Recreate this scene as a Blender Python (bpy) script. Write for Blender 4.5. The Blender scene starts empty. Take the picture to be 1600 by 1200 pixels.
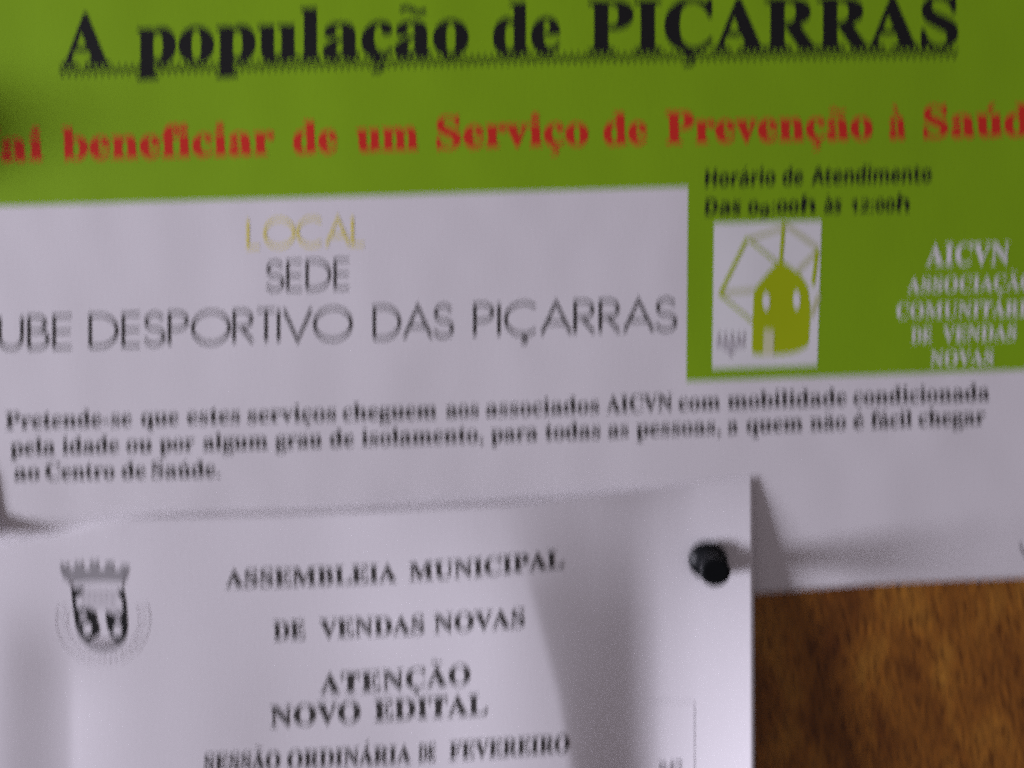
import bpy, bmesh, math, random
from mathutils import Vector, noise

S = bpy.context.scene
COL = S.collection
random.seed(4)

# ------------------------------------------------------------------ camera
PXMM = 5.6            # photo pixels per millimetre on the board
D = 350.0             # millimetres from the lens to the board
MM = 0.001
cam_d = bpy.data.cameras.new('camera')
cam = bpy.data.objects.new('camera', cam_d)
COL.objects.link(cam)
cam.location = (0, -D * MM, 0)
cam.rotation_euler = (math.radians(90), 0, 0)
cam_d.sensor_width = 36
cam_d.lens = 36 * D / (1600 / PXMM)
cam_d.clip_start = 0.01
cam_d.clip_end = 50
cam_d.dof.use_dof = True              # the phone missed its focus: a soft, taller than wide blur
cam_d.dof.focus_distance = 0.265
cam_d.dof.aperture_fstop = 4.1
cam_d.dof.aperture_ratio = 3.2
S.camera = cam

# ------------------------------------------------------------------ light
w = bpy.data.worlds.new('World')
S.world = w
w.use_nodes = True
bg = w.node_tree.nodes['Background']
bg.inputs[0].default_value = (1.0, 0.86, 0.94, 1)
bg.inputs[1].default_value = 0.165
ld = bpy.data.lights.new('window_light', 'AREA')
ld.shape = 'RECTANGLE'
ld.size = 0.46
ld.size_y = 0.46
ld.energy = 60
ld.color = (0.895, 0.87, 1.03)
lo = bpy.data.objects.new('window_light', ld)
COL.objects.link(lo)
LDIST, LEL, LAZ = 2.0, math.radians(14.5), math.radians(-3.5)
lo.location = (-LDIST * math.cos(LEL) * math.cos(LAZ), -LDIST * math.sin(LEL),
               LDIST * math.cos(LEL) * math.sin(LAZ))
lo.rotation_euler = (-Vector(lo.location)).to_track_quat('-Z', 'Y').to_euler()

S.view_settings.view_transform = 'Standard'
S.view_settings.look = 'None'
S.view_settings.gamma = 1
S.view_settings.exposure = 0
S.view_settings.use_curve_mapping = False
S.render.engine = 'CYCLES'
S.cycles.use_denoising = False        # keeps the fine grain of a phone sensor in poor light
S.cycles.use_adaptive_sampling = True
S.cycles.adaptive_threshold = 0.25
S.cycles.adaptive_min_samples = 8

# ------------------------------------------------------------------ helpers
def W(px, py, h):
    """board coordinates (photo pixels on the board plane), h millimetres proud of the board"""
    k = (1 - h / D) / PXMM * MM
    return Vector(((px - 800) * k, -h * MM, (600 - py) * k))

def lerp(a, b, t): return a + (b - a) * t
def sm(t):
    t = max(0.0, min(1.0, t))
    return t * t * (3 - 2 * t)
def interp(pts, x):
    if x <= pts[0][0]:
        (x0, y0), (x1, y1) = pts[0], pts[1]
    elif x >= pts[-1][0]:
        (x0, y0), (x1, y1) = pts[-2], pts[-1]
    else:
        for (x0, y0), (x1, y1) in zip(pts, pts[1:]):
            if x <= x1: break
    return y0 + (y1 - y0) * (x - x0) / (x1 - x0)

def link(name, me, mats, parent=None):
    o = bpy.data.objects.new(name, me)
    COL.objects.link(o)
    for m in (mats if isinstance(mats, (list, tuple)) else [mats]):
        me.materials.append(m)
    if parent: o.parent = parent
    return o

def thing(name, label, cat, group=None):
    o = bpy.data.objects.new(name, None)
    o.empty_display_size = 0.01
    COL.objects.link(o)
    o['label'] = label; o['category'] = cat
    if group: o['group'] = group
    return o

def rel(o, parent):
    """parent at its own place keeps the child where it was built"""
    o.parent = parent
    o.matrix_parent_inverse = parent.matrix_world.inverted()

def sheet_mesh(name, P, nu, nv, hf, thick=0.0):
    """a sheet: P(u,v)->(px,py), height hf(px,py) mm"""
    bm = bmesh.new()
    g = []
    for j in range(nv + 1):
        row = []
        for i in range(nu + 1):
            x, y = P(i / nu, j / nv)
            row.append(bm.verts.new(W(x, y, hf(x, y))))
        g.append(row)
    for j in range(nv):
        for i in range(nu):
            f = bm.faces.new((g[j][i], g[j + 1][i], g[j + 1][i + 1], g[j][i + 1]))
            f.smooth = True
    if thick:
        b = []
        for j in range(nv + 1):
            row = []
            for i in range(nu + 1):
                x, y = P(i / nu, j / nv)
                row.append(bm.verts.new(W(x, y, hf(x, y)) + Vector((0, thick * MM, 0))))
            b.append(row)
        for j in range(nv):
            for i in range(nu):
                f = bm.faces.new((b[j][i + 1], b[j + 1][i + 1], b[j + 1][i], b[j][i])); f.smooth = True
        ring = [(0, i) for i in range(nu)] + [(j, nu) for j in range(nv)] + \
               [(nv, i) for i in range(nu, 0, -1)] + [(j, 0) for j in range(nv, 0, -1)]
        n = len(ring)
        for k in range(n):
            a, c = ring[k], ring[(k + 1) % n]
            f = bm.faces.new((g[a[0]][a[1]], g[c[0]][c[1]], b[c[0]][c[1]], b[a[0]][a[1]]))
            f.smooth = False
    me = bpy.data.meshes.new(name)
    bm.to_mesh(me); bm.free()
    return me

class Ink:
    """flat printed shapes in pixel coordinates, laid on a sheet's height function"""
    def __init__(self): self.v = []; self.f = []; self.lift = []
    def add(self, vs, fs, lift=0.0):
        n = len(self.v)
        self.v += vs; self.lift += [lift] * len(vs)
        self.f += [tuple(n + i for i in q) for q in fs]
    def poly(self, pts, lift=0.0):
        self.add(list(pts), [tuple(range(len(pts)))], lift)
    def ellipse(self, cx, cy, rx, ry, lift=0.0, n=20, rot=0.0):
        c, s = math.cos(rot), math.sin(rot)
        self.poly([(cx + rx * math.cos(a) * c - ry * math.sin(a) * s, cy + rx * math.cos(a) * s + ry * math.sin(a) * c)
                   for a in [2 * math.pi * k / n for k in range(n)]], lift)
    def stroke(self, pts, wd, lift=0.0, closed=False):
        n = len(pts); L = []; R = []
        for i in range(n):
            if closed:
                a = Vector(pts[i - 1]); b = Vector(pts[(i + 1) % n])
            else:
                a = Vector(pts[max(0, i - 1)]); b = Vector(pts[min(n - 1, i + 1)])
            p = Vector(pts[i])
            d0 = (p - a); d1 = (b - p)
            if d0.length < 1e-9: d0 = d1
            if d1.length < 1e-9: d1 = d0
            d0.normalize(); d1.normalize()
            n0 = Vector((-d0.y, d0.x)); n1 = Vector((-d1.y, d1.x))
            m = n0 + n1
            if m.length < 1e-6: m = n0
            m.normalize()
            k = wd / 2 / max(0.45, m.dot(n0))
            L.append(tuple(p + m * k)); R.append(tuple(p - m * k))
        vs = L + R
        fs = [(i, (i + 1) % n, n + (i + 1) % n, n + i) for i in range(n if closed else n - 1)]
        self.add(vs, fs, lift)
    def build(self, name, mat, parent, hf, eps, maxlen=14.0):
        bm = bmesh.new()
        lay = bm.verts.layers.float.new('lift')
        vs = []
        for (x, y), l in zip(self.v, self.lift):
            v = bm.verts.new((x, y, 0)); v[lay] = l; vs.append(v)
        for q in self.f:
            try: bm.faces.new([vs[i] for i in q])
            except ValueError: pass
        bmesh.ops.triangulate(bm, faces=bm.faces[:])
        for _ in range(4):
            es = [e for e in bm.edges if e.calc_length() > maxlen]
            if not es: break
            bmesh.ops.subdivide_edges(bm, edges=es, cuts=1)
            bmesh.ops.triangulate(bm, faces=bm.faces[:])
        for v in bm.verts:
            x, y = v.co.x, v.co.y
            v.co = W(x, y, hf(x, y) + eps + v[lay])
        for f in bm.faces:
            f.normal_update()
            if f.normal.y > 0: f.normal_flip()
        me = bpy.data.meshes.new(name)
        bm.to_mesh(me); bm.free()
        return link(name, me, mat, parent)

# ---------------------------------------------------------------- lettering
_cache = {}
def raw(s, off=0.0):
    c = bpy.data.curves.new('glyph', 'FONT')
    c.body = s; c.size = 1; c.resolution_u = 4; c.offset = off
    o = bpy.data.objects.new('glyph', c)
    COL.objects.link(o)
    bpy.context.view_layer.update()
    dg = bpy.context.evaluated_depsgraph_get()
    e = o.evaluated_get(dg)
    m = e.to_mesh()
    vs = [(v.co.x, v.co.y) for v in m.vertices]
    fs = [tuple(p.vertices) for p in m.polygons]
    e.to_mesh_clear()
    bpy.data.objects.remove(o); bpy.data.curves.remove(c)
    return vs, fs

def mathchar(ch, style):
    b = {'serif': (0x1D400, 0x1D41A, 0x1D7CE), 'sans': (0x1D5D4, 0x1D5EE, 0x1D7EC)}[style]
    if 'A' <= ch <= 'Z': return chr(b[0] + ord(ch) - 65)
    if 'a' <= ch <= 'z': return chr(b[1] + ord(ch) - 97)
    if '0' <= ch <= '9': return chr(b[2] + ord(ch) - 48)
    return ch

ACC = {'ç': ('c', 'ced'), 'Ç': ('C', 'ced'), 'ã': ('a', 'til'), 'Ã': ('A', 'til'), 'á': ('a', 'acu'), 'Á': ('A', 'acu'),
       'à': ('a', 'gra'), 'é': ('e', 'acu'), 'í': ('ı', 'acu'), 'ú': ('u', 'acu')}

def accent(kind, cx, top):
    k = Ink()
    if kind == 'acu': k.poly([(cx - .06, top + .06), (cx + .02, top + .06), (cx + .15, top + .22), (cx + .03, top + .22)])
    if kind == 'gra': k.poly([(cx + .06, top + .06), (cx - .02, top + .06), (cx - .15, top + .22), (cx - .03, top + .22)])
    if kind == 'til':
        k.stroke([(cx - .17 + .34 * t / 12, top + .13 + .035 * math.sin(t / 12 * 2 * math.pi)) for t in range(13)], .065)
    if kind == 'ced':
        k.stroke([(cx + .0, .01), (cx - .01, -.06), (cx + .06, -.09), (cx + .07, -.14), (cx + .02, -.185), (cx - .08, -.19)], .055)
    return k.v, k.f

def glyph(ch, style, off=0.0):
    key = (ch, style, off)
    if key in _cache: return _cache[key]
    base, acc = ACC.get(ch, (ch, None))
    scale, drop = 1, 0
    if style == 'sans' and base in '0129':             # lowercase figures
        scale, drop = .76, (-.16 if base == '9' else 0)
    if base == 'ı':
        vs, fs = raw(mathchar('i', style), off)
        # keep the stem, drop the dot
        keep = [i for i, v in enumerate(vs) if v[1] < .56]
        mp = {o: n for n, o in enumerate(keep)}
        fs = [tuple(mp[i] for i in f) for f in fs if all(i in mp for i in f)]
        vs = [vs[i] for i in keep]
        mc = mathchar('i', style)
    else:
        mc = mathchar(base, style)
        vs, fs = raw(mc, off)
    bar = mathchar('I', style)
    a = max(v[0] for v in raw(mc + bar)[0]) - max(v[0] for v in raw(bar)[0])
    vs = [(x * scale, y * scale + drop) for x, y in vs]; a *= scale
    vs = list(vs); fs = list(fs)
    if acc:
        cx = (min(v[0] for v in vs) + max(v[0] for v in vs)) / 2
        top = max(v[1] for v in vs)
        av, af = accent(acc, cx, top)
        n = len(vs)
        vs += av; fs += [tuple(n + i for i in q) for q in af]
    _cache[key] = (vs, fs, a)
    return _cache[key]

# a thin geometric sans drawn from strokes, cap height 1: (strokes, advance)
def arc(cx, cy, rx, ry, a0, a1, n=22):
    return [(cx + rx * math.cos(math.radians(lerp(a0, a1, t / n))), cy + ry * math.sin(math.radians(lerp(a0, a1, t / n)))) for t in range(n + 1)]
GEO = {
 'L': ([[(.06, 1), (.06, 0), (.46, 0)]], .56),
 'O': ([arc(.56, .5, .5, .5, 0, 360, 40)], 1.12),
 'C': ([arc(.54, .5, .48, .5, 48, 312, 34)], 1.0),
 'A': ([[(.03, 0), (.42, 1), (.81, 0)], [(.18, .34), (.66, .34)]], .86),
 'S': ([arc(.3, .75, .23, .24, 20, 180, 16) + arc(.3, .75, .23, .24, 180, 270, 8)[1:] + arc(.3, .26, .26, .25, 90, -90, 16)[1:] + arc(.3, .26, .26, .25, -90, -165, 8)[1:]], .64),
 'E': ([[(.52, 1), (.07, 1), (.07, 0), (.52, 0)], [(.07, .5), (.5, .5)]], .62),
 'D': ([[(.07, 0), (.07, 1), (.32, 1)] + arc(.32, .5, .48, .5, 90, -90, 24)[1:] + [(.07, 0)]], .9),
 'U': ([[(.07, 1), (.07, .34)] + arc(.36, .34, .29, .34, 180, 360, 20)[1:] + [(.65, 1)]], .76),
 'B': ([[(.07, 0), (.07, 1), (.28, 1)] + arc(.28, .77, .22, .23, 90, -90, 14)[1:] + [(.07, .54)], [(.28, .54)] + arc(.3, .27, .27, .27, 90, -90, 16)[1:] + [(.07, 0)]], .66),
 'P': ([[(.07, 0), (.07, 1), (.28, 1)] + arc(.28, .74, .27, .26, 90, -90, 16)[1:] + [(.07, .48)]], .64),
 'R': ([[(.07, 0), (.07, 1), (.28, 1)] + arc(.28, .74, .27, .26, 90, -90, 16)[1:] + [(.07, .48)], [(.26, .48), (.58, 0)]], .68),
 'T': ([[(.02, 1), (.5, 1)], [(.26, 1), (.26, 0)]], .52),
 'I': ([[(.08, 0), (.08, 1)]], .2),
 'V': ([[(.03, 1), (.4, 0), (.77, 1)]], .8),
}
GEO['Ç'] = (GEO['C'][0] + [[(.54, -.02), (.53, -.1), (.62, -.15), (.6, -.24), (.48, -.25)]], 1.0)

def line(ink, words, base, cap, style, shear=0.0, lift=0.0, stroke=.085, fit='scale', bold=.008):
    """words: (text, x0, x1); base: baseline polyline; cap: capital height in px"""
    for text, x0, x1 in words:
        pen = 0.0; parts = []
        for ch in text:
            if style == 'geo':
                st, adv = GEO[ch]
                k = Ink()
                for q, s_ in enumerate(st): k.stroke(s_, stroke, lift=q * .004)
                parts.append((pen, k.v, k.f, k.lift))
                pen += adv
            else:
                vs, fs, adv = glyph(ch, style, bold)
                parts.append((pen, vs, fs, [0] * len(vs)))
                pen += adv
        sy = cap if style == 'geo' else cap / .69
        xs = [p + v[0] for p, vs, _, _ in parts for v in vs]
        lo_, hi = min(xs), max(xs)
        nat = (hi - lo_) * sy
        tgt = x1 - x0
        track = 0.0; sx = sy
        if fit == 'track' and tgt > nat and len(text) > 1:
            sx = sy * min(tgt / nat, 1.06)
            track = (tgt - (hi - lo_) * sx) / (len(text) - 1)
        else:
            sx = tgt / (hi - lo_)
        for i, (p, vs, fs, lf) in enumerate(parts):
            out = []
            for x, y in vs:
                X = x0 + (p + x - lo_) * sx + track * i
                Y = interp(base, X) - y * sy
                out.append((X + shear * y * sy, Y))
            n = len(ink.v)
            ink.v += out; ink.lift += [lift + l for l in lf]
            ink.f += [tuple(n + k for k in q) for q in fs]

# ---------------------------------------------------------------- materials
def mat(name, col, rough=.6, spec=.3, bump=0.0, bscale=900, var=0.0):
    m = bpy.data.materials.new(name)
    m.use_nodes = True
    nt = m.node_tree; b = nt.nodes['Principled BSDF']
    b.inputs['Base Color'].default_value = (*col, 1)
    b.inputs['Roughness'].default_value = rough
    b.inputs['Specular IOR Level'].default_value = spec
    if bump or var:
        tc = nt.nodes.new('ShaderNodeTexCoord')
        nz = nt.nodes.new('ShaderNodeTexNoise')
        nz.inputs['Scale'].default_value = bscale
        nz.inputs['Detail'].default_value = 4
        nt.links.new(tc.outputs['Object'], nz.inputs['Vector'])
        if bump:
            bp = nt.nodes.new('ShaderNodeBump')
            bp.inputs['Strength'].default_value = bump
            bp.inputs['Distance'].default_value = .0002
            nt.links.new(nz.outputs['Fac'], bp.inputs['Height'])
            nt.links.new(bp.outputs['Normal'], b.inputs['Normal'])
        if var:
            mx = nt.nodes.new('ShaderNodeMix'); mx.data_type = 'RGBA'
            mx.inputs[6].default_value = (*[c * (1 - var) for c in col], 1)
            mx.inputs[7].default_value = (*[min(1, c * (1 + var)) for c in col], 1)
            nt.links.new(nz.outputs['Fac'], mx.inputs[0])
            nt.links.new(mx.outputs[2], b.inputs['Base Color'])
    return m

paper = mat('poster_paper', (.78, .755, .775), .55, .25, .12, 1400, .03)
paper2 = mat('notice_paper', (.80, .775, .80), .6, .2, .15, 1600, .03)
green = mat('green_ink', (.235, .43, .006), .5, .25, .12, 1400, .07)
mill = mat('olive_ink', (.40, .51, .005), .5, .2)
millp = mat('pale_olive_ink', (.56, .58, .36), .5, .2)
door_ink = mat('cream_ink', (.66, .67, .42), .5, .2)
black = mat('black_ink', (.012, .012, .012), .55, .2)
blackg = mat('dark_grey_ink', (.05, .047, .045), .6, .15)
red = mat('red_ink', (.64, .030, .018), .5, .2)
yellow = mat('yellow_ink', (.76, .67, .16), .5, .2)
white_ink = mat('unprinted_white', (.80, .80, .80), .55, .2)
grey = mat('grey_ink', (.22, .21, .22), .6, .15)
greym = mat('mid_grey_ink', (.34, .33, .34), .6, .15)
greyl = mat('light_grey_ink', (.50, .48, .50), .6, .15)
greyv = mat('very_pale_grey_ink', (.66, .635, .66), .6, .15)
plastic = mat('black_plastic', (.005, .006, .007), .36, .13)
steel = mat('steel', (.5, .5, .5), .3, .5); steel.node_tree.nodes['Principled BSDF'].inputs['Metallic'].default_value = 1

def wood_mat():
    m = bpy.data.materials.new('varnished_wood_veneer'); m.use_nodes = True
    nt = m.node_tree; b = nt.nodes['Principled BSDF']
    N = nt.nodes.new; L = nt.links.new
    tc = N('ShaderNodeTexCoord')
    mp = N('ShaderNodeMapping'); mp.inputs['Rotation'].default_value = (0, math.radians(14), 0)
    L(tc.outputs['Object'], mp.inputs['Vector'])
    def nz(scale, sx, sz, detail, rough=.6, dist=0.0):
        q = N('ShaderNodeMapping'); q.inputs['Scale'].default_value = (sx, 1, sz)
        L(mp.outputs['Vector'], q.inputs['Vector'])
        n = N('ShaderNodeTexNoise'); n.inputs['Scale'].default_value = scale
        n.inputs['Detail'].default_value = detail; n.inputs['Roughness'].default_value = rough
        n.inputs['Distortion'].default_value = dist
        L(q.outputs['Vector'], n.inputs['Vector']); return n.outputs['Fac']
    def ramp(src, stops):
        r = N('ShaderNodeValToRGB'); e = r.color_ramp.elements
        e[0].position, e[0].color = stops[0][0], (*stops[0][1], 1)
        e[1].position, e[1].color = stops[-1][0], (*stops[-1][1], 1)
        for p, c in stops[1:-1]:
            k = e.new(p); k.color = (*c, 1)
        L(src, r.inputs['Fac']); return r.outputs['Color']
    def mix(kind, fac, a, c):
        x = N('ShaderNodeMix'); x.data_type = 'RGBA'; x.blend_type = kind
        if isinstance(fac, float): x.inputs[0].default_value = fac
        else: L(fac, x.inputs[0])
        L(a, x.inputs[6]); L(c, x.inputs[7]); return x.outputs[2]
    basec = ramp(nz(70, 1.0, .45, 4, .6, .8), [(.3, (.15, .048, .007)), (.5, (.28, .105, .013)), (.7, (.40, .18, .024))])
    fibre = ramp(nz(900, 1.0, .3, 5, .75), [(.32, (.22, .17, .15)), (.50, (1, 1, 1)), (.68, (1.6, 1.5, 1.2))])
    fleck = ramp(nz(560, 1.0, .3, 4, .7), [(.36, (.25, .17, .12)), (.46, (1, 1, 1)), (1, (1, 1, 1))])
    c = mix('MULTIPLY', .85, basec, fibre)
    c = mix('MULTIPLY', .8, c, fleck)
    L(c, b.inputs['Base Color'])
    b.inputs['Roughness'].default_value = .42
    b.inputs['Specular IOR Level'].default_value = .35
    bp = N('ShaderNodeBump'); bp.inputs['Strength'].default_value = .25; bp.inputs['Distance'].default_value = .0004
    L(nz(420, 1.0, .16, 5, .65), bp.inputs['Height']); L(bp.outputs['Normal'], b.inputs['Normal'])
    return m
wood = wood_mat()

# ---------------------------------------------------------------- board
bm = bmesh.new()
bmesh.ops.create_cube(bm, size=1)
for v in bm.verts:
    v.co = Vector((v.co.x * .80, (v.co.y + .5) * .016, v.co.z * .66 - .03))
bmesh.ops.bevel(bm, geom=bm.edges[:], offset=.0015, segments=2, affect='EDGES')
me = bpy.data.meshes.new('notice_board'); bm.to_mesh(me); bm.free()
board = link('notice_board', me, wood)
board['label'] = 'orange-brown varnished wooden notice board the papers are pinned to'
board['category'] = 'notice board'

# ---------------------------------------------------------------- poster
BOT = [(-378, 972), (0, 962), (800, 944), (1180, 928), (1260, 921), (1400, 911), (1600, 903), (1974, 893)]
def zp(x, y):
    n = noise.noise(Vector((x * .0062, y * .0050, 1.3))) * .16 + noise.noise(Vector((x * .014, y * .012, 7.1))) * .09
    n += .05 * math.sin(x * .011 + y * .004)
    yb = interp(BOT, x)
    n += 2.6 * math.exp(-((x - 900) / 620) ** 2) * sm((760 - y) / 420)
    return .62 + n + .9 * math.exp(-max(0, yb - y) / 45) * sm((x - 1190) / 160)
def P_poster(u, v):
    x = lerp(-378, 1974, u)
    yb = interp(BOT, x)
    return x, lerp(-690 - .03 * x, yb, v)
poster = thing('poster', 'wide green and white health service poster with black and red headlines pinned to the board', 'poster')
link('sheet', sheet_mesh('sheet', P_poster, 190, 140, zp, .12), paper, poster)
# green print: top band and the box at the right
G1 = [(-378, 333), (0, 322), (1075, 292), (1974, 266)]
G2 = [(1072, 596), (1600, 578), (1974, 565)]
gp = sheet_mesh('green_panel', lambda u, v: (lerp(-350, 1946, u), lerp(-660 - .03 * lerp(-350, 1946, u), interp(G1, lerp(-350, 1946, u)), v)), 180, 76, lambda x, y: zp(x, y) + .035)
gb = sheet_mesh('box', lambda u, v: (lerp(lerp(1075, 1072.5, v), 1946, u), lerp(interp(G1, lerp(1075, 1946, u)), interp(G2, lerp(1073, 1946, u)), v)), 70, 26, lambda x, y: zp(x, y) + .035)
bm = bmesh.new(); bm.from_mesh(gp); bm.from_mesh(gb)
bm.to_mesh(gp); bm.free()
link('green_panel', gp, green, poster)

SH = 0.0
k = Ink()
TB = [(130, 102), (490, 92), (830, 83), (1000, 80), (1300, 76), (1490, 74)]
line(k, [('A', 95, 172), ('população', 213, 732), ('de', 770, 876), ('PIÇARRAS', 918, 1497)], TB, 80, 'serif', bold=.014)
k.build('headline', black, poster, zp, .07)
k = Ink()                      # heavy wavy underline
for off, wd in ((9, 2.7),):
    pts = []
    x = 92.0; q = 0
    while x < 1498:
        pts.append((x, interp(TB, x) + off + (6.5 if q % 2 else -6.5)))
        x += 5.2; q += 1
    k.stroke(pts, wd, lift=.006 if off == 15 else 0)
k.build('wavy_underline', black, poster, zp, .085)

k = Ink()
RB = [(-45, 253), (40, 250), (260, 245), (500, 238), (800, 228), (980, 225), (1200, 220), (1400, 216), (1640, 210)]
line(k, [('Vai', -58, 68), ('beneficiar', 97, 430), ('de', 458, 528), ('um', 557, 654), ('Serviço', 682, 920), ('de', 943, 1012),
         ('Prevenção', 1040, 1364), ('à', 1389, 1416), ('Saúde', 1443, 1646)], RB, 49, 'serif', -.03, bold=.016)
k.build('red_headline', red, poster, zp, .07)

k = Ink()
line(k, [('LOCAL', 385, 569)], [(384, 387), (570, 382)], 43, 'geo', stroke=.1)
k.build('venue_heading', yellow, poster, zp, .05)
k = Ink()
line(k, [('SEDE', 415, 545)], [(414, 454), (545, 450)], 44, 'geo', stroke=.095)
CB = [(-98, 547), (0, 545), (140, 542), (550, 530), (700, 526), (1058, 516)]
line(k, [('CLUBE', -97, 111), ('DESPORTIVO', 138, 551), ('DAS', 582, 709), ('PIÇARRAS', 739, 1058)], CB, 49, 'geo', stroke=.09)
k.build('venue_text', blackg, poster, zp, .05)

k = Ink()
line(k, [('Pretende-se', 8, 206), ('que', 220, 279), ('estes', 292, 375), ('serviços', 387, 525), ('cheguem', 535, 682),
         ('aos', 697, 748), ('associados', 759, 936), ('AICVN', 947, 1051), ('com', 1060, 1125), ('mobilidade', 1137, 1323), ('condicionada', 1333, 1546)],
     [(10, 670), (400, 660), (740, 651), (1090, 640), (1545, 625)], 25, 'serif', -.03)
line(k, [('pela', 16, 86), ('idade', 97, 186), ('ou', 197, 238), ('por', 249, 304), ('algum', 317, 418), ('grau', 430, 503), ('de', 515, 553),
         ('isolamento,', 565, 755), ('para', 767, 840), ('todas', 852, 938), ('as', 950, 982), ('pessoas,', 994, 1126), ('a', 1137, 1153),
         ('quem', 1166, 1254), ('não', 1266, 1322), ('é', 1333, 1350), ('fácil', 1361, 1425), ('chegar', 1435, 1540)],
     [(20, 711), (400, 701), (760, 690), (1100, 678), (1540, 662)], 25, 'serif', -.03)
line(k, [('ao', 22, 62), ('Centro', 71, 179), ('de', 190, 228), ('Saúde.', 237, 344)], [(20, 750), (340, 745)], 25, 'serif', -.05)
k.build('body_text', blackg, poster, zp, .05)

k = Ink()
line(k, [('Horário', 1101, 1211), ('de', 1222, 1254), ('Atendimento', 1267, 1455)], [(1100, 291), (1250, 288), (1456, 284)], 24, 'sans', .06, bold=.012)
line(k, [('Das', 1101, 1157), ('09:00h', 1168, 1273), ('às', 1287, 1314), ('12:00h', 1328, 1420)], [(1100, 336), (1250, 333), (1421, 330)], 24, 'sans', .06, bold=.012)
k.build('opening_hours_text', black, poster, zp, .07)

k = Ink()
line(k, [('AICVN', 1446, 1577)], [(1445, 415), (1578, 412)], 33, 'serif', .05)
line(k, [('ASSOCIAÇÃO', 1417, 1616)], [(1417, 457), (1600, 452)], 22, 'serif', .05)
line(k, [('COMUNITÁRIA', 1400, 1624)], [(1400, 497), (1600, 493)], 22, 'serif', .05)
line(k, [('DE', 1423, 1456), ('VENDAS', 1472, 1588)], [(1423, 535), (1589, 530)], 22, 'serif', .05)
line(k, [('NOVAS', 1453, 1552)], [(1453, 572), (1552, 569)], 22, 'serif', .05)
k.build('association_name', white_ink, poster, zp, .07)

# windmill emblem on a white card
def lg(x, y): return (1100 + x / 4.615, 330 + y / 4.615)
logo = thing('windmill_emblem', '', '')
del logo['label']; del logo['category']
logo.parent = poster
k = Ink(); k.poly([lg(72, 88), lg(848, 70), lg(816, 1112), lg(58, 1136)])
k.build('white_card', white_ink, logo, zp, .065)
k = Ink()
body = [(545, 356), (500, 400), (440, 466), (395, 522), (362, 566), (356, 640), (350, 800), (345, 1024), (380, 1036), (480, 1040), (580, 1034), (660, 1018), (722, 992), (755, 958),
        (766, 800), (766, 680), (750, 545), (722, 495), (690, 450), (630, 408), (580, 372)]
k.poly([lg(*p) for p in body])
def seg(k, a, b, wd, lift): k.stroke([lg(*a), lg(*b)], wd, lift)
seg(k, (575, 85), (553, 380), 6.0, .012)
seg(k, (312, 195), (112, 605), 6.0, .014)
seg(k, (818, 275), (786, 535), 6.0, .016)
seg(k, (310, 195), (525, 372), 4.2, .018)
seg(k, (110, 596), (352, 800), 4.2, .020)
k.build('windmill', mill, logo, zp, .09)
k = Ink()
for i, (a, b) in enumerate((((330, 200), (570, 122)), ((120, 590), (362, 572)), ((590, 100), (822, 268)), ((815, 290), (676, 432)), ((832, 600), (770, 765)))):
    seg(k, a, b, 8.0, i * .003)
k.build('sail', millp, logo, zp, .075)
k = Ink()
k.ellipse(*lg(448, 650), 5.9, 13.5, 0); k.ellipse(*lg(668, 640), 5.7, 14.5, 0)
k.build('window', white_ink, logo, zp, .125)
k = Ink(); k.poly([lg(432, 852), lg(506, 858), lg(500, 1043), lg(424, 1042)])
k.build('door', door_ink, logo, zp, .125)
k = Ink()
k.stroke([lg(85, 958), lg(290, 962)], 9, 0)
for i, x in enumerate((105, 150, 198, 245, 285)):
    k.stroke([lg(x, 875), lg(x + 2, 950)], 3.4, .003)
k.stroke([lg(140, 992), lg(225, 1000)], 5, .0); k.stroke([lg(185, 1010), lg(190, 1050)], 5, .003)
k.build('small_crest', greyl, logo, zp, .14)
k = Ink(); k.stroke([(1593, 850), (1603, 872), (1612, 850)], 3.4); k.build('lettering', grey, poster, zp, .05)

# ---------------------------------------------------------------- municipal notice
TOP = [(-26, 856), (0, 848), (50, 840), (110, 827), (150, 816), (200, 809), (280, 807), (430, 804), (600, 798), (800, 788), (960, 771), (1060, 759), (1178, 745)]
RIDGE = [(740, 720), (800, 765), (900, 824), (1000, 850), (1090, 874), (1200, 892), (1600, 930)]
def zs(x, y):
    v = max(0.0, min(1.25, (y - 752) / 440))
    h = 1.9 - .95 * sm((x - 930) / 160)
    r = max(0.0, (x - 985) / 193)
    h += (.25 + 9.0 * v) * r ** 1.5
    rx = interp(RIDGE, y)
    A = 2.2 + 2.5 * sm((y - 790) / 200)
    if x < rx: h += A * math.exp(-((rx - x) / 210) ** 2)
    else:
        t = min(1.0, (x - rx) / (1030 - rx))
        soft = (1 - sm(t)); hard = (1 - t) ** 1.5
        h += A * lerp(soft, hard, .5 * sm((y - 850) / 80))
    wv = sm((y - 900) / 160)
    wv2 = sm((y - 1000) / 130)
    h += wv * 1.4 * (1 - sm((x + 12) / 126))
    if x > 112: h += wv2 * 1.5 * (1 - math.exp(-(x - 112) / 100)) * math.exp(-((x - 112) / 420) ** 2)
    yt = interp(TOP, x)
    h += 1.0 * sm((x - 60) / 140) * (1 - sm((x - 900) / 200)) * math.exp(-max(0, y - yt) / 38)
    h += noise.noise(Vector((x * .008, y * .006, 3.7))) * lerp(.22, .05, sm((x - 950) / 150))
    h -= .5 * math.exp(-((x - 1105) ** 2 + (y - 874) ** 2) / 420)
    return h
def P_notice(u, v):
    x = lerp(-26, 1178, u)
    y = lerp(interp(TOP, x), 2400, v)
    return x + 2.0 * v * 3.0 * (u > .999), y
notice = thing('paper_notice', 'white printed municipal assembly notice with grey crest, pinned over the poster', 'notice')
link('sheet', sheet_mesh('sheet', P_notice, 170, 220, zs, .1), paper2, notice)

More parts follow.
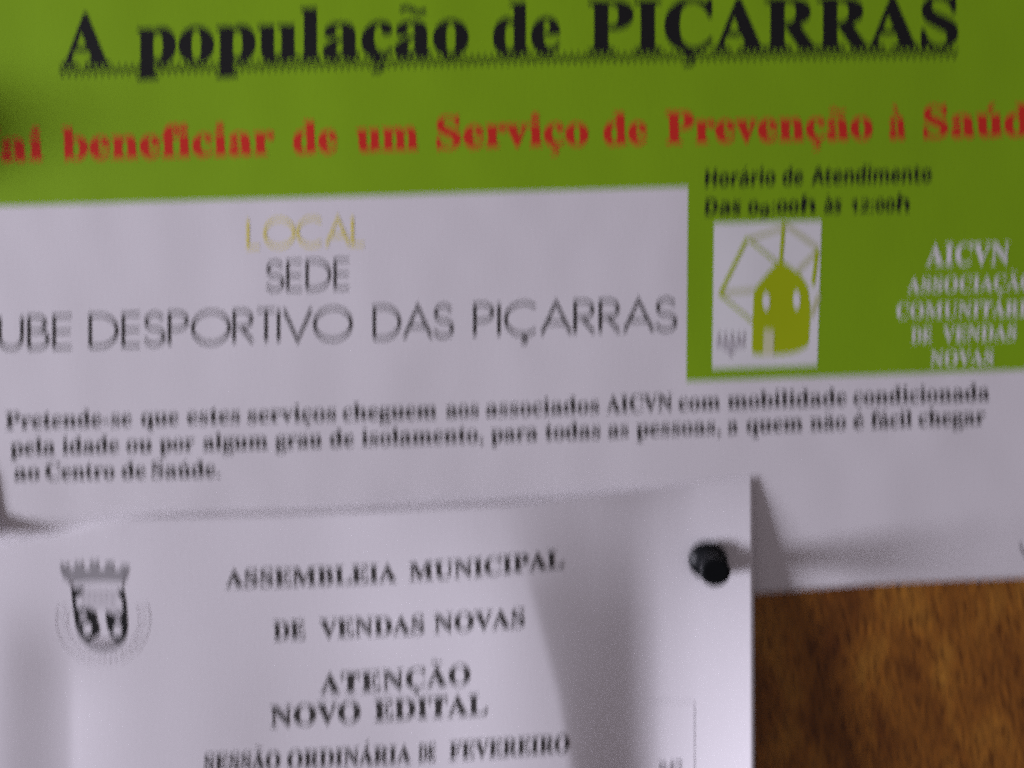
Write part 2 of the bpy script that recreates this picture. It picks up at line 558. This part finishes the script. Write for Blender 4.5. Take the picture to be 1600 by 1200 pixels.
k = Ink()
A1 = [(350, 918), (500, 914), (630, 908), (760, 899), (884, 886)]
line(k, [('ASSEMBLEIA', 352, 620), ('MUNICIPAL', 639, 881)], A1, 27, 'serif', -.04, fit='track')
A2 = [(424, 1000), (560, 994), (660, 990), (820, 979)]
line(k, [('DE', 427, 477), ('VENDAS', 499, 663), ('NOVAS', 678, 820)], A2, 28, 'serif', -.04, fit='track')
A3 = [(497, 1085), (620, 1078), (735, 1069)]
line(k, [('ATENÇÃO', 499, 735)], A3, 31, 'serif', -.02, fit='track')
A4 = [(420, 1136), (560, 1128), (660, 1122), (766, 1116)]
line(k, [('NOVO', 422, 563), ('EDITAL', 584, 762)], A4, 32, 'serif', -.02, fit='track')
A5 = [(317, 1206), (450, 1201), (640, 1192), (720, 1186), (890, 1175)]
line(k, [('SESSÃO', 318, 437), ('ORDINÁRIA', 448, 642), ('DE', 653, 680), ('FEVEREIRO', 701, 889)], A5, 27, 'serif', .03, fit='track')
k.build('heading_text', blackg, notice, zs, .07, 9)
k = Ink()
k.stroke([(1085, 1098), (1085, 1215)], 1.6, 0); k.stroke([(1010, 1097), (1084, 1096)], 1.2, .003)
k.build('table_rule', greyl, notice, zs, .06, 9)
k = Ink()
line(k, [('R47', 1028, 1066)], [(1020, 1216), (1070, 1214)], 24, 'serif')
k.build('table_text', grey, notice, zs, .06, 9)

# coat of arms
def cr(x, y): return (60 + x / 5.455, 850 + y / 5.455)
crest = thing('coat_of_arms', '', ''); del crest['label']; del crest['category']
crest.parent = notice
k = Ink()
k.stroke([cr(x, y) for x, y in ((195, 195), (240, 285), (292, 372))], 2.6, .004)
k.stroke([cr(x, y) for x, y in ((748, 215), (726, 300), (716, 385))], 2.2, .004)
shield = [(332, 705), (362, 778), (410, 835), (475, 880), (560, 900), (640, 880), (695, 842), (735, 780)]
k.stroke([cr(*p) for p in shield], 7.0, 0)
k.build('outline', grey, crest, zs, .07, 9)
k = Ink()
for i, (x, y) in enumerate(((222, 175), (345, 160), (475, 150), (605, 165), (735, 195))):
    t = (x - 480) / 260
    k.poly([cr(x - 40, y + 30), cr(x - 34, y - 14), cr(x - 16, y - 14), cr(x - 14, y + 8), cr(x + 12, y + 8), cr(x + 14, y - 14), cr(x + 34, y - 14),
            cr(x + 40, y + 30), cr(x + 26 - 46 * t * .4, y + 125), cr(x - 26 - 46 * t * .4, y + 125)])
for i, x in enumerate(range(280, 730, 38)):
    k.stroke([cr(x, 268), cr(x + 10, 315)], 2.0, .004)
k.stroke([cr(x, y) for x, y in ((285, 330), (420, 318), (560, 315), (720, 322))], 1.6, .008)
k.poly([cr(*p) for p in ((225, 215), (735, 225), (722, 318), (560, 312), (420, 315), (285, 328))], .012)
k.build('crown', greym, crest, zs, .06, 9)
k = Ink()
shield = [(292, 375), (300, 470), (318, 600), (332, 705), (362, 778), (410, 835), (475, 880), (560, 900), (640, 880), (695, 842), (735, 780), (746, 700), (740, 590), (730, 480), (712, 390)]
k.stroke([cr(*p) for p in shield[:6]], 5.6, 0); k.stroke([cr(*p) for p in shield[9:]], 5.2, 0)
k.poly([cr(*p) for p in ((326, 555), (410, 545), (484, 572), (500, 640), (520, 720), (522, 770), (470, 800), (430, 830), (400, 818), (362, 768), (340, 700))], .005)
k.poly([cr(*p) for p in ((570, 575), (640, 600), (700, 580), (738, 580), (746, 700), (735, 780), (700, 838), (664, 836), (622, 790), (592, 730), (576, 660))], .005)
k.poly([cr(*p) for p in ((292, 378), (392, 372), (380, 405), (335, 450), (300, 470))], .005)
k.poly([cr(*p) for p in ((668, 395), (712, 392), (730, 480), (716, 490), (690, 440))], .005)
k.build('shield', black, crest, zs, .07, 9)
k = Ink()
for i in range(9):
    x = 455 + i * 26
    k.stroke([cr(x, 892 - abs(i - 4) * 6), cr(x + (560 - x) * .25, 800)], 1.6, .006)
for i in range(16):
    x = 330 + (i % 8) * 50; y = 415 + (i // 8) * 60
    k.ellipse(*cr(x, y), 2.6, 2.0, .003, 10, i)
k.poly([cr(*p) for p in ((350, 590), (400, 570), (420, 640), (380, 665), (350, 660))], .03)
k.poly([cr(*p) for p in ((645, 610), (700, 600), (706, 660), (660, 675))], .03)
k.poly([cr(*p) for p in ((395, 380), (665, 385), (690, 450), (715, 500), (720, 560), (640, 590), (570, 560), (480, 560), (400, 540), (330, 545), (312, 480), (340, 450), (385, 410))], -.01)
k2 = Ink()
k2.v, k2.lift, k2.f = k.v[-13:], [0.0] * 13, [tuple(range(13))]
k.v, k.lift, k.f = k.v[:-13], k.lift[:-13], k.f[:-1]
k2.build('shield_field', greyv, crest, zs, .055, 9)
k.build('shield_pattern', greyl, crest, zs, .065, 9)
k = Ink()
k.ellipse(*cr(418, 724), 7.2, 9.2, 0, 20); k.ellipse(*cr(674, 737), 7.4, 8.8, 0, 20)
k.ellipse(*cr(350, 485), 6, 5, 0, 16); k.ellipse(*cr(690, 495), 5, 6, 0, 16)
k.build('charge', paper2, crest, zs, .115, 9)
k = Ink()
for r, wd in ((72, 1.2), (55, 1.0)):
    k.stroke([(60 + 548 / 5.455 + r * math.cos(a) * 1.02, 850 + 640 / 5.455 + r * math.sin(a)) for a in [math.radians(d) for d in range(-22, 203, 5)]], wd, 0)
for d in range(-18, 200, 8):
    a = math.radians(d + random.uniform(-1.5, 1.5)); r0 = 59 + random.uniform(-1, 2); r1 = 68 + random.uniform(-3, 1)
    k.stroke([(160.5 + r0 * math.cos(a), 967.3 + r0 * math.sin(a)), (160.5 + r1 * math.cos(a + .03), 967.3 + r1 * math.sin(a + .03))], 2.0, .004)
k.build('ribbon', greyv, crest, zs, .06, 9)

# ---------------------------------------------------------------- sheet at the left, mostly outside the picture
LEDGE = [(-900, -240), (400, -240), (640, -60), (705, -26), (745, -11), (790, -4), (838, 5)]
def zl(x, y):
    xe = interp(LEDGE, y)
    t = max(0.0, 1 - (xe - x) / lerp(260, 110, sm((y - 350) / 300)))
    return 1.15 + (14.0 * math.exp(-((y - 210) / 120) ** 2) + .15 * sm((y - 690) / 60) + 5.0 * sm((y - 800) / 45)) * t ** 1.6
def P_left(u, v):
    y = lerp(-820, 836, v)
    xe = interp(LEDGE, y)
    return lerp(xe - 1176, xe, u), y
left = link('paper_sheet', sheet_mesh('paper_sheet', P_left, 160, 200, zl, .1), paper2)
left['label'] = 'edge of another white sheet overlapping the left side of the green poster'
left['category'] = 'paper sheet'

# ---------------------------------------------------------------- push pin
bx, by = 1105, 874
h0 = zs(bx, by) + .5
p0 = W(bx, by, h0); p1 = W(1118.5, 894, h0 + 16)
ax = (p1 - p0); Lp = ax.length; ax.normalize()
q = ax.to_track_quat('Z', 'Y')
pin = thing('push_pin', 'glossy black push pin holding the right side of the white notice', 'push pin')
pin.location = p0
bpy.context.view_layer.update()
def lathe(name, prof, m, parent, n=40):
    bm = bmesh.new(); rings = []
    for t, r in prof:
        rings.append([bm.verts.new(p0 + q @ Vector((r * MM * math.cos(2 * math.pi * k / n), r * MM * math.sin(2 * math.pi * k / n), t * MM))) for k in range(n)])
    for a, b in zip(rings, rings[1:]):
        for k in range(n):
            f = bm.faces.new((a[k], a[(k + 1) % n], b[(k + 1) % n], b[k])); f.smooth = True
    bm.faces.new(rings[0][::-1]); bm.faces.new(rings[-1])
    me = bpy.data.meshes.new(name); bm.to_mesh(me); bm.free()
    o = link(name, me, m); rel(o, parent); return o
k_ = Lp / MM / 16.4
lathe('grip', [(t * k_, r * 1.14) for t, r in ((0, 4.0), (.15, 4.4), (.7, 4.65), (1.4, 4.65), (2.0, 4.3), (2.5, 3.4), (3.4, 2.8), (5.5, 2.45), (9, 2.4), (11.5, 2.7), (13, 3.2), (13.8, 3.45),
                                       (14.8, 3.55), (15.8, 3.5), (16.2, 3.2), (16.4, 2.6))], plastic, pin)
lathe('needle', [(-h0 - 3.5, .05), (-h0 - 2.2, .5), (-.05, .55), (.2, .55)], steel, pin, 12)
